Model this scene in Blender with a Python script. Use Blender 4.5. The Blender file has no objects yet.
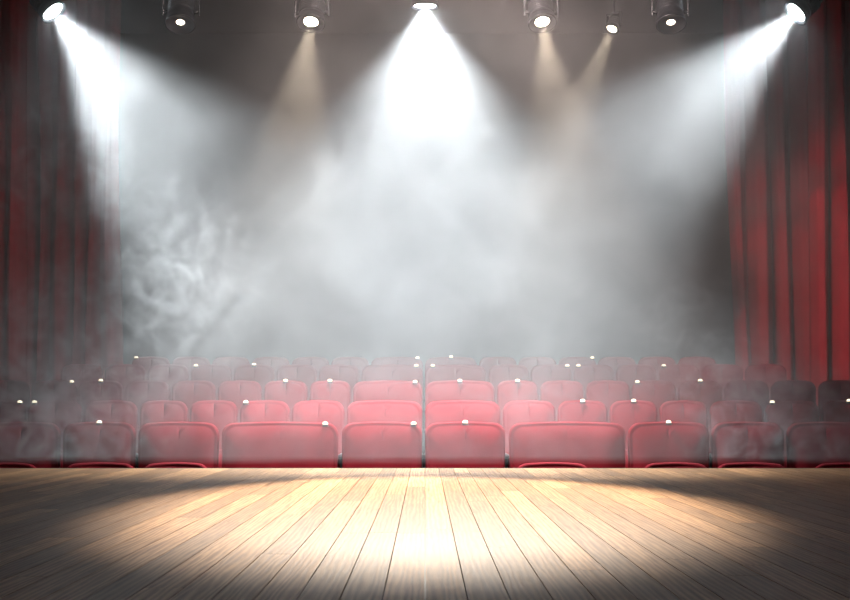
import bpy, bmesh, math, random
from mathutils import Vector, Matrix
random.seed(7)
S=bpy.context.scene
C=S.collection
CZ=1.337
F=1400.0

# ---------------- helpers ----------------
def mat(name):
    m=bpy.data.materials.new(name); m.use_nodes=True
    nt=m.node_tree
    return m,nt,nt.nodes,nt.links,nt.nodes['Principled BSDF']
def simple(name,col,rough=.5,metal=0,noise=0.15,scale=20,bump=0.05):
    m,nt,n,l,b=mat(name)
    tc=n.new('ShaderNodeTexCoord'); ns=n.new('ShaderNodeTexNoise'); ns.inputs['Scale'].default_value=scale
    l.new(tc.outputs['Object'],ns.inputs['Vector'])
    mx=n.new('ShaderNodeMix'); mx.data_type='RGBA'
    mx.inputs[6].default_value=(*[c*(1-noise) for c in col],1); mx.inputs[7].default_value=(*[min(1,c*(1+noise)) for c in col],1)
    l.new(ns.outputs['Fac'],mx.inputs[0]); l.new(mx.outputs[2],b.inputs['Base Color'])
    b.inputs['Roughness'].default_value=rough; b.inputs['Metallic'].default_value=metal
    if bump:
        bp=n.new('ShaderNodeBump'); bp.inputs['Strength'].default_value=bump
        l.new(ns.outputs['Fac'],bp.inputs['Height']); l.new(bp.outputs['Normal'],b.inputs['Normal'])
    return m
def emis(name,col,st):
    m,nt,n,l,b=mat(name)
    b.inputs['Base Color'].default_value=(*col,1)
    b.inputs['Emission Color'].default_value=(*col,1); b.inputs['Emission Strength'].default_value=st
    return m
def obj(name,me,parent=None,loc=(0,0,0)):
    o=bpy.data.objects.new(name,me); C.objects.link(o); o.location=loc
    if parent: o.parent=parent
    return o
def bm_box(bm,c,s,mi=0,bev=0,rot=None):
    r=bmesh.ops.create_cube(bm,size=1)
    vs=r['verts']
    for v in vs: v.co=Vector((v.co.x*s[0],v.co.y*s[1],v.co.z*s[2]))
    if bev:
        es=list({e for v in vs for e in v.link_edges})
        rr=bmesh.ops.bevel(bm,geom=es,offset=bev,segments=2,affect='EDGES',profile=.5)
        vs=list({v for v in rr['verts']}|{v for v in vs if v.is_valid})
    fs={f for v in vs for f in v.link_faces}
    for f in fs: f.material_index=mi
    M=Matrix.Translation(c)@(rot.to_4x4() if rot else Matrix.Identity(4))
    for v in vs: v.co=M@v.co
    return vs
def revolve(bm,prof,seg=32,mi=0,M=Matrix.Identity(4),smooth=True):
    rings=[]
    for r,z in prof:
        rings.append([bm.verts.new(M@Vector((r*math.cos(2*math.pi*i/seg),r*math.sin(2*math.pi*i/seg),z))) for i in range(seg)])
    for a,b in zip(rings,rings[1:]):
        for i in range(seg):
            f=bm.faces.new((a[i],a[(i+1)%seg],b[(i+1)%seg],b[i])); f.material_index=mi; f.smooth=smooth
    return rings
def tube(bm,p0,p1,r,mi=0,seg=14):
    p0=Vector(p0);p1=Vector(p1);d=p1-p0
    M=Matrix.Translation(p0)@d.to_track_quat('Z','Y').to_matrix().to_4x4()
    rg=revolve(bm,[(r,0),(r,d.length)],seg,mi,M)
    for k in (rg[0],rg[-1]):
        f=bm.faces.new(k); f.material_index=mi
def finish(bm,name,mats):
    bmesh.ops.recalc_face_normals(bm,faces=bm.faces)
    me=bpy.data.meshes.new(name); bm.to_mesh(me); bm.free()
    for m in mats: me.materials.append(m)
    return me

# ---------------- materials ----------------
M_black=simple('black_metal',(.02,.02,.023),.4,.4)
M_wall=simple('wall_plaster',(.04,.034,.035),.8,0,.3,3)
M_ceil=simple('ceiling_paint',(.03,.032,.036),.8,0,.3,3)
M_carpet=simple('carpet',(.05,.012,.016),.95,0,.4,60,.3)
M_shell=simple('seat_shell',(.03,.012,.012),.5)
M_fascia=simple('stage_fascia',(.03,.018,.012),.5)
M_seat_glint=emis('seat_glint_glow',(1,.84,.6),2.2)  # glow stands in for light reflected off the seat tops

def velvet(name,c0,c1,sheen=.6):
    m,nt,n,l,b=mat(name)
    tc=n.new('ShaderNodeTexCoord'); ns=n.new('ShaderNodeTexNoise'); ns.inputs['Scale'].default_value=6; ns.inputs['Detail'].default_value=8
    l.new(tc.outputs['Object'],ns.inputs['Vector'])
    mx=n.new('ShaderNodeMix'); mx.data_type='RGBA'; mx.inputs[6].default_value=(*c0,1); mx.inputs[7].default_value=(*c1,1)
    l.new(ns.outputs['Fac'],mx.inputs[0]); l.new(mx.outputs[2],b.inputs['Base Color'])
    b.inputs['Roughness'].default_value=.9
    b.inputs['Specular IOR Level'].default_value=.1
    b.inputs['Sheen Weight'].default_value=sheen; b.inputs['Sheen Roughness'].default_value=.4
    b.inputs['Sheen Tint'].default_value=(1,.3,.3,1)
    n2=n.new('ShaderNodeTexNoise'); n2.inputs['Scale'].default_value=180; l.new(tc.outputs['Object'],n2.inputs['Vector'])
    bp=n.new('ShaderNodeBump'); bp.inputs['Strength'].default_value=.15; bp.inputs['Distance'].default_value=.01
    l.new(n2.outputs['Fac'],bp.inputs['Height']); l.new(bp.outputs['Normal'],b.inputs['Normal'])
    return m
M_seat=velvet('seat_velvet',(.12,.006,.010),(.21,.010,.017),.04)
M_curt=velvet('curtain_velvet',(.32,.005,.012),(.48,.012,.022),.06)

# wood
M_wood,nt,n,l,b=mat('stage_oak_boards')
tc=n.new('ShaderNodeTexCoord'); at=n.new('ShaderNodeAttribute'); at.attribute_name='board'
comb=n.new('ShaderNodeVectorMath'); comb.operation='MULTIPLY_ADD'
comb.inputs[1].default_value=(1,.055,1)
l.new(tc.outputs['Object'],comb.inputs[0])
off=n.new('ShaderNodeVectorMath'); off.operation='SCALE'; off.inputs['Scale'].default_value=37
l.new(at.outputs['Color'],off.inputs[0]); l.new(off.outputs[0],comb.inputs[2])
g1=n.new('ShaderNodeTexNoise'); g1.inputs['Scale'].default_value=55; g1.inputs['Detail'].default_value=8; g1.inputs['Roughness'].default_value=.65
g1.inputs['Distortion'].default_value=.4
l.new(comb.outputs[0],g1.inputs['Vector'])
wv=n.new('ShaderNodeTexWave'); wv.wave_type='BANDS'; wv.bands_direction='X'; wv.inputs['Scale'].default_value=20; wv.inputs['Distortion'].default_value=9
wv.inputs['Detail'].default_value=3; wv.inputs['Detail Scale'].default_value=1.2
l.new(comb.outputs[0],wv.inputs['Vector'])
mm=n.new('ShaderNodeMath'); mm.operation='MULTIPLY_ADD'; mm.inputs[1].default_value=.24
l.new(wv.outputs['Fac'],mm.inputs[0]); 
mm0=n.new('ShaderNodeMath'); mm0.operation='MULTIPLY'; mm0.inputs[1].default_value=.8; l.new(g1.outputs['Fac'],mm0.inputs[0]); l.new(mm0.outputs[0],mm.inputs[2])
cr=n.new('ShaderNodeValToRGB'); e=cr.color_ramp.elements
e[0].position=.25; e[0].color=(.17,.070,.025,1); e[1].position=.74; e[1].color=(.52,.29,.135,1)
l.new(mm.outputs[0],cr.inputs['Fac'])
sep=n.new('ShaderNodeSeparateColor'); l.new(at.outputs['Color'],sep.inputs[0])
mr=n.new('ShaderNodeMapRange'); mr.inputs['To Min'].default_value=.65; mr.inputs['To Max'].default_value=1.2; l.new(sep.outputs[0],mr.inputs[0])
sc=n.new('ShaderNodeVectorMath'); sc.operation='SCALE'; l.new(cr.outputs['Color'],sc.inputs[0]); l.new(mr.outputs[0],sc.inputs['Scale'])
l.new(sc.outputs[0],b.inputs['Base Color'])
b.inputs['Roughness'].default_value=.48
b.inputs['Specular IOR Level'].default_value=.4
bp=n.new('ShaderNodeBump'); bp.inputs['Strength'].default_value=.2; bp.inputs['Distance'].default_value=.004
l.new(mm.outputs[0],bp.inputs['Height']); l.new(bp.outputs['Normal'],b.inputs['Normal'])

# ---------------- stage floor ----------------
SZ=.95; SD=8.6
bm=bmesh.new(); cl=bm.loops.layers.color.new('board')
W=.085
i=0; x=-5.185
while x<5.1:
    y=-1.5-random.random()*2
    while y<SD-.05:
        L=random.choice([1.8,2.4,3.0]); y1=min(y+L,SD-.05)
        if SD-.05-y1<.5: y1=SD-.05
        y0=max(y,-1.5)
        if y1>y0+.05:
            vs=bm_box(bm,((x+W/2),(y0+y1)/2,SZ-.0125),(W-.0024,y1-y0-.002,.025),0,0)
            col=(random.random(),random.random(),random.random(),1)
            for f in {f for v in vs for f in v.link_faces}:
                for lp in f.loops: lp[cl]=col
        y=y1
    x+=W; i+=1
bm_box(bm,(0,(SD-1.5)/2,SZ-.05),(10.38,SD+1.5,.04),1)
bm_box(bm,(0,SD-.02,SZ-.02),(10.38,.05,.04),1,.01)
bm_box(bm,(0,SD-.06,(SZ-.07)/2),(10.38,.04,SZ-.07),1)
me=finish(bm,'stage',[M_wood,M_fascia])
stage=obj('stage_floor',me)

# ---------------- room ----------------
def room(name,c,s,m):
    bm=bmesh.new(); bm_box(bm,c,s); return obj(name,finish(bm,name,[m]))
ZC=5.85
room('wall_back',(0,17.1,ZC/2),(10.8,.2,ZC),M_wall)
room('wall_left',(-5.3,7.75,ZC/2),(.2,18.5,ZC),M_wall)
room('wall_right',(5.3,7.75,ZC/2),(.2,18.5,ZC),M_wall)
room('ceiling',(0,7.85,ZC+.1),(10.8,18.7,.2),M_ceil)
rows=[(9.0,0),(9.8,.254),(10.7,.407),(11.6,.577),(12.5,.737),(13.4,.837)]
bm=bmesh.new()
bm_box(bm,(0,12.8,-.05),(10.38,8.4,.1))
for k,(d,z) in enumerate(rows):
    if z==0: continue
    y0=d-.42; y1=rows[k+1][0]-.42 if k+1<len(rows) else 17.0
    bm_box(bm,(0,(y0+y1)/2,z/2),(10.38,y1-y0,z))
obj('floor',finish(bm,'floor',[M_carpet]))

# ---------------- seats ----------------
def pad(bm,w,h,t,zc,yc,tilt,mi,r=.09,arch=.02,taper=.03,bulge=.012,shellmi=1):
    pts=[]
    def add(x,z): pts.append((x,z))
    hw=w/2; hh=h/2
    n=8
    for (cx,cz,a0,rr) in ((hw-r,hh-r,0,r),(-hw+r,hh-r,90,r),(-hw+.04,-hh+.04,180,.04),(hw-.04,-hh+.04,270,.04)):
        for j in range(n+1):
            a=math.radians(a0+90*j/n); add(cx+rr*math.cos(a),cz+rr*math.sin(a))
        if a0==0:
            for j in range(1,8):
                xx=(hw-r)*(1-2*j/8); add(xx,hh)
    out=[]
    for x,z in pts:
        k=(z+hh)/h
        out.append((x*(1-taper*(1-k)), z+ (arch*(1-(x/hw)**2) if z>0 else 0)*max(0,k)))
    R=Matrix.Rotation(tilt,4,'X')
    def ring(s,y,dz=0):
        vs=[]
        for x,z in out:
            ax=max(0,abs(x)-s)*(1 if x>0 else -1); az=max(0,abs(z)-s)*(1 if z>0 else -1)
            curve=.035*(x/hw)**2
            vs.append(bm.verts.new(Matrix.Translation((0,yc,zc))@R@Vector((ax,y-curve,az))))
        return vs
    specs=[(.03,t/2+.01,shellmi),(.004,t/2,shellmi),(0,t*.1,shellmi),(0,-t*.30,mi),(.006,-t*.42,mi),(.016,-t*.48,mi),(.022,-t*.44,mi),(.032,-t*.50,mi),(.08,-t*.5-bulge,mi),(.13,-t*.5-bulge*1.3,mi)]
    rg=[ring(a,b_) for a,b_,_ in specs]
    for q in range(len(rg)-1):
        A,B=rg[q],rg[q+1]; m_=specs[q+1][2]
        for j in range(len(A)):
            f=bm.faces.new((A[j],A[(j+1)%len(A)],B[(j+1)%len(A)],B[j])); f.smooth=True; f.material_index=m_
    f=bm.faces.new(rg[0]); f.material_index=shellmi
    f=bm.faces.new(rg[-1]); f.material_index=mi; f.smooth=True
cache={}
def seat_mesh(w,glint):
    key=(round(w,2),glint)
    if key in cache: return cache[key]
    bm=bmesh.new()
    pad(bm,w-.018,.58,.09,.655,.06,math.radians(-8),0,r=min(.075,w*.17))
    pad(bm,w-.09,.36,.08,.41,-.07,math.radians(-6),0,r=.05,arch=0)
    for s in(-1,1):
        xx=s*(w/2-.022)
        bm_box(bm,(xx,-.06,.27),(.03,.12,.52),1,.008)
        bm_box(bm,(xx,-.06,.015),(.04,.30,.03),1,.006)
        bm_box(bm,(xx,-.10,.545),(.04,.28,.035),1,.012)
    tube(bm,(-w/2+.03,-.04,.36),(w/2-.03,-.04,.36),.014,1)
    if glint:  # small glowing cap imitating a bright reflection on the seat top
        lx={1:-w*.36,2:0,3:w*.38}[glint]
        Mx=Matrix.Translation((lx,.02,.955 if glint==2 else .945))
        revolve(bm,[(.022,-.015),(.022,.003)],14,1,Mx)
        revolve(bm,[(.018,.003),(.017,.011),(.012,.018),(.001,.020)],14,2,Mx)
    me=finish(bm,'seat',[M_seat,M_shell,M_seat_glint]); cache[key]=me
    return me
def run(start,widths):
    out=[];x=start
    for w in widths: out.append((x,x+w)); x+=w
    return out
lay={
0:[(.58,1.09),(1.40,1.86),(1.87,2.36),(2.49,2.98),(3.0,3.5)],
1:[(0,.585)]+run(.59,[.84,.58,.52,.56,.56]),
2:[(0,.6)]+run(.6,[.42,.40,.38,.38,.42,.42,.42]),
3:[(0,.6)]+run(.6,[.36,.38,.38,.38,.38,.38,.38,.38]),
4:[(0,.57)]+run(.57,[.38]*7),
5:[(0,.52)]+run(.52,[.38]*6),
}
cnt=0
for k,(d,z) in enumerate(rows):
    for sgn in(1,-1):
        for (a,b_) in lay[k]:
            if k==0 and sgn<0:
                if a<1: continue
                a-=.03;b_-=.03
            w=b_-a; cx=sgn*((a+b_)/2)-.01
            ang=-max(0,abs(cx)-1.0)*math.radians(4.0)*(1 if cx>0 else -1)
            glint=random.choice([1,3,2]) if random.random()<.42 and k>0 else 0
            if abs(cx)<.5 and k in(1,3,4,5): glint=3 if sgn<0 else random.choice([1,2])
            o=obj('theatre_seat',seat_mesh(w,glint),None,(cx,d-.02*max(0,abs(cx)-1)**2+.02,z))
            o.rotation_euler[2]=ang
            cnt+=1

# ---------------- curtains ----------------
def curtain(name,x0,x1,y,z0,z1,seed,folds,amp=.09,slant=0):
    rnd=random.Random(seed)
    bm=bmesh.new()
    NZ=40
    ws=[rnd.uniform(.6,1.5) for _ in range(folds)]; tot=sum(ws)
    amps=[rnd.uniform(.7,1.4) for _ in range(folds)]
    xs=[];ys=[]
    acc=0
    for fi,w in enumerate(ws):
        for j in range(16):
            u=j/16; xs.append((acc+w*u)/tot)
            ys.append(-amp*amps[fi]*(math.sin(math.pi*u)**.8) + .012*math.sin(6*math.pi*u))
        acc+=w
    xs.append(1);ys.append(0)
    grid=[]
    for iz in range(NZ+1):
        v=iz/NZ; z=z0+(z1-z0)*v
        row=[]
        for xx,yy in zip(xs,ys):
            sway=.02*math.sin(3*v+xx*9+seed)+.012*math.sin(7*v+xx*23)
            X=x0+(x1-x0)*xx + sway + slant*(v-.3)*(1-xx)
            row.append(bm.verts.new((X,y+yy*(.75+.45*(1-v))+sway,z)))
        grid.append(row)
    for a,b_ in zip(grid,grid[1:]):
        for j in range(len(a)-1):
            f=bm.faces.new((a[j],a[j+1],b_[j+1],b_[j])); f.smooth=True
    tube(bm,(x0-.05*(1 if x1>x0 else -1),y-.03,z1+.02),(x1,y-.03,z1+.02),.03,1)
    o=obj(name,finish(bm,name,[M_curt,M_black]))
    so=o.modifiers.new('thick','SOLIDIFY'); so.thickness=.006
    return o
curtain('stage_curtain',3.26,5.1,14.8,.85,5.75,3,9,.2,-.16)
curtain('stage_curtain',3.80,5.1,13.85,.85,5.75,5,7,.2,-.05)
curtain('stage_curtain',-3.2,-5.1,14.8,.85,5.75,9,10,.2)
curtain('stage_curtain',-3.95,-5.1,13.85,.85,5.75,12,6,.2)

# ---------------- lighting rig ----------------
def pipe(y,z,x0=-3.1,x1=3.1):
    bm=bmesh.new(); tube(bm,(x0,y,z),(x1,y,z),.026,0,16)
    for xx in (-2.95,-1.3,-.5,.5,1.3,2.95):
        tube(bm,(xx,y,z),(xx,y,ZC-.01),.008,0,8)
        bm_box(bm,(xx,y,z),(.06,.07,.07),0,.01)
    return obj('lighting_bar',finish(bm,'bar',[M_black]))
bar_z=CZ+3.12
pipe(10.0,bar_z); pipe(12.0,CZ+3.62); 
def spotlight(loc,target,col,power,angle,blend,lens=.055,est=60,R=.095,L=.24,barz=bar_z,soft=.03,squash=1):
    loc=Vector(loc); d=(Vector(target)-loc).normalized()
    root=bpy.data.objects.new('stage_spotlight',None); C.objects.link(root); root.location=loc; root.empty_display_size=.1
    q=d.to_track_quat('-Z','Y')
    bm=bmesh.new()
    prof=[(.001,L*.62),(R*.55,L*.62),(R*.62,L*.58),(R*.62,L*.5),(R*.8,L*.46),(R*.82,L*.30)]
    z=L*.28
    for f_ in range(5):
        prof+=[(R*.98,z),(R*.98,z-.008),(R*.84,z-.009),(R*.84,z-.017)]; z-=.018
    prof+=[(R*.92,z-.005),(R,-L*.2),(R,-L*.36),(R*1.08,-L*.36),(R*1.08,-L*.40),(R*.98,-L*.40),(R*.9,-L*.32),(lens*1.15,-L*.30)]
    revolve(bm,prof,36,0)
    revolve(bm,[(lens*1.15,-L*.30),(lens,-L*.33)],36,0)
    revolve(bm,[(lens,-L*.33),(lens*.7,-L*.345),(lens*.35,-L*.352),(.0005,-L*.355)],36,1)
    for s in(-1,1): tube(bm,(s*R*.8,0,0),(s*R*1.28,0,0),.012,0)
    lm=emis('lens_glow',col,est)
    can=obj('lamp_housing',finish(bm,'can',[M_black,lm]),root); can.rotation_mode='QUATERNION'; can.rotation_quaternion=q
    bm=bmesh.new()
    h=barz-loc.z
    top=min(h-.05,R*1.5)
    for s in(-1,1): bm_box(bm,(s*R*1.28,0,top/2-.01),(.008,.03,top+.04),0,.002)
    bm_box(bm,(0,0,top),(R*2.6,.03,.008),0,.002)
    tube(bm,(0,0,top),(0,0,h-.02),.01)
    bm_box(bm,(0,0,h-.01),(.035,.075,.085),0,.008)
    yk=obj('yoke',finish(bm,'yoke',[M_black]),root)
    rx=q@Vector((1,0,0)); yk.rotation_euler[2]=math.atan2(rx.y,rx.x)
    ld=bpy.data.lights.new('beam','SPOT'); ld.energy=power; ld.color=col; ld.spot_size=math.radians(angle); ld.spot_blend=blend; ld.shadow_soft_size=soft
    lo=bpy.data.objects.new('beam',ld); C.objects.link(lo); lo.parent=root; lo.location=d*(L*.42); lo.rotation_mode='QUATERNION'; lo.rotation_quaternion=q
    lo.scale=(squash,1,1)
    return root
def P(px,py,D): return ((px-425)/F*D,D,CZ+(405-py)/F*D)
cool=(.86,.95,1.0); warm=(1,.83,.62)
LL=P(46,3,10); RR=P(804,5,10)
spotlight(LL,(LL[0]+1.65,LL[1]-.3,LL[2]-2.0),cool,1750,58,.8,est=150,lens=.075)
spotlight(RR,(RR[0]-1.9,RR[1]-.3,RR[2]-1.85),cool,1750,54,.8,est=150,lens=.075)
spotlight(P(425,-6,10),(0,10.05,1.5),cool,2050,98,.85,est=150,lens=.075)
spotlight(P(312,13,10),(-1.0,8.8,1.6),warm,330,36,.7,est=50,lens=.05)
spotlight(P(541,13,10),(1.05,8.8,1.6),warm,330,36,.7,est=50,lens=.05)
spotlight(P(614,24,12),(.6,11.2,2.2),warm,330,30,.7,est=40,lens=.042,R=.06,L=.16,barz=CZ+3.62)
spotlight(P(181,12,10),(-1.7,9.3,2.6),warm,15,20,.5,est=8,lens=.03,R=.10,L=.28)
spotlight(P(670,12,10),(1.75,9.3,2.6),warm,15,20,.5,est=8,lens=.03,R=.10,L=.28)
# overhead profile light with an oval gate: the long pool on the stage
pipe(8.2,5.5)
spotlight((0,8.2,5.2),(0,5.85,.95),(1,.91,.78),4300,47,.5,barz=5.5,est=60,soft=.06,squash=.60)
# unseen spots and bar, added to brighten the curtains and seat rows
pipe(7.0,5.5)
spotlight((.7,7.0,5.2),(-4.3,14.5,1.9),(1,.8,.75),650,30,.8,barz=5.5,soft=.12)
spotlight((-.7,7.0,5.2),(4.2,14.5,1.9),(1,.8,.75),2700,28,.8,barz=5.5,soft=.12)
spotlight((0,7.0,5.2),(0,12.4,.7),(1,.82,.76),1500,62,.8,barz=5.5,soft=.12)

# ---------------- haze ----------------
m=bpy.data.materials.new('theatrical_haze'); m.use_nodes=True; nt=m.node_tree; n=nt.nodes; l=nt.links
n.clear(); out=n.new('ShaderNodeOutputMaterial'); vs=n.new('ShaderNodeVolumeScatter'); l.new(vs.outputs[0],out.inputs['Volume'])
tc=n.new('ShaderNodeTexCoord'); ns=n.new('ShaderNodeTexNoise'); ns.inputs['Scale'].default_value=1.3; ns.inputs['Detail'].default_value=3; ns.inputs['Roughness'].default_value=.6; ns.inputs['Distortion'].default_value=1.2
l.new(tc.outputs['Object'],ns.inputs['Vector'])
mr=n.new('ShaderNodeMapRange'); mr.inputs['From Min'].default_value=.38; mr.inputs['From Max'].default_value=.70; mr.inputs['To Min'].default_value=.042; mr.inputs['To Max'].default_value=.125
l.new(ns.outputs['Fac'],mr.inputs[0])
Y0,Y1=8.35,16.4
HO=Vector((0,11.7,.96+2.42))
last=mr.outputs[0]
sumo=None
for (c,r,a) in [((-2.65,10,CZ+1.65),.85,1.0),((-1.9,10,CZ+.9),1.0,.8),((-2.7,9.4,CZ+.2),1.3,1.1),((2.1,10.2,CZ+.5),.8,.6),((2.4,9.4,CZ-.05),.9,.6)]:
    sb=n.new('ShaderNodeVectorMath'); sb.operation='DISTANCE'; l.new(tc.outputs['Object'],sb.inputs[0]); sb.inputs[1].default_value=Vector(c)-HO
    m2=n.new('ShaderNodeMapRange'); m2.interpolation_type='SMOOTHSTEP'; m2.inputs['From Min'].default_value=r; m2.inputs['From Max'].default_value=0; m2.inputs['To Max'].default_value=a
    l.new(sb.outputs['Value'],m2.inputs[0])
    if sumo is None: sumo=m2.outputs[0]
    else:
        ad=n.new('ShaderNodeMath'); ad.operation='ADD'; l.new(sumo,ad.inputs[0]); l.new(m2.outputs[0],ad.inputs[1]); sumo=ad.outputs[0]
n2=n.new('ShaderNodeTexNoise'); n2.inputs['Scale'].default_value=3.6; n2.inputs['Detail'].default_value=4; n2.inputs['Distortion'].default_value=2.4
l.new(tc.outputs['Object'],n2.inputs['Vector'])
m3=n.new('ShaderNodeMapRange'); m3.inputs['From Min'].default_value=.48; m3.inputs['From Max'].default_value=.66; m3.inputs['To Min'].default_value=0; m3.inputs['To Max'].default_value=1.5
l.new(n2.outputs['Fac'],m3.inputs[0])
mu=n.new('ShaderNodeMath'); mu.operation='MULTIPLY_ADD'; l.new(sumo,mu.inputs[0]); l.new(m3.outputs[0],mu.inputs[1]); l.new(last,mu.inputs[2])
l.new(mu.outputs[0],vs.inputs['Density'])
vs.inputs['Color'].default_value=(.98,.965,.96,1); vs.inputs['Anisotropy'].default_value=.1
bm=bmesh.new(); bm_box(bm,(0,(Y0+Y1)/2-11.7,0),(10.1,Y1-Y0,4.8))
hz=obj('haze_cloud',finish(bm,'haze',[m]),None,HO)

# ---------------- world, camera ----------------
w=bpy.data.worlds.new('world'); S.world=w; w.use_nodes=True
w.node_tree.nodes['Background'].inputs[0].default_value=(1,.88,.78,1); w.node_tree.nodes['Background'].inputs[1].default_value=.15
S.view_settings.view_transform='Standard'
cd=bpy.data.cameras.new('camera'); cd.sensor_width=36; cd.lens=36*F/850; cd.shift_y=105/850; cd.clip_end=100
co=bpy.data.objects.new('camera',cd); C.objects.link(co); co.location=(0,0,CZ); co.rotation_euler=(math.pi/2,0,0)
S.camera=co
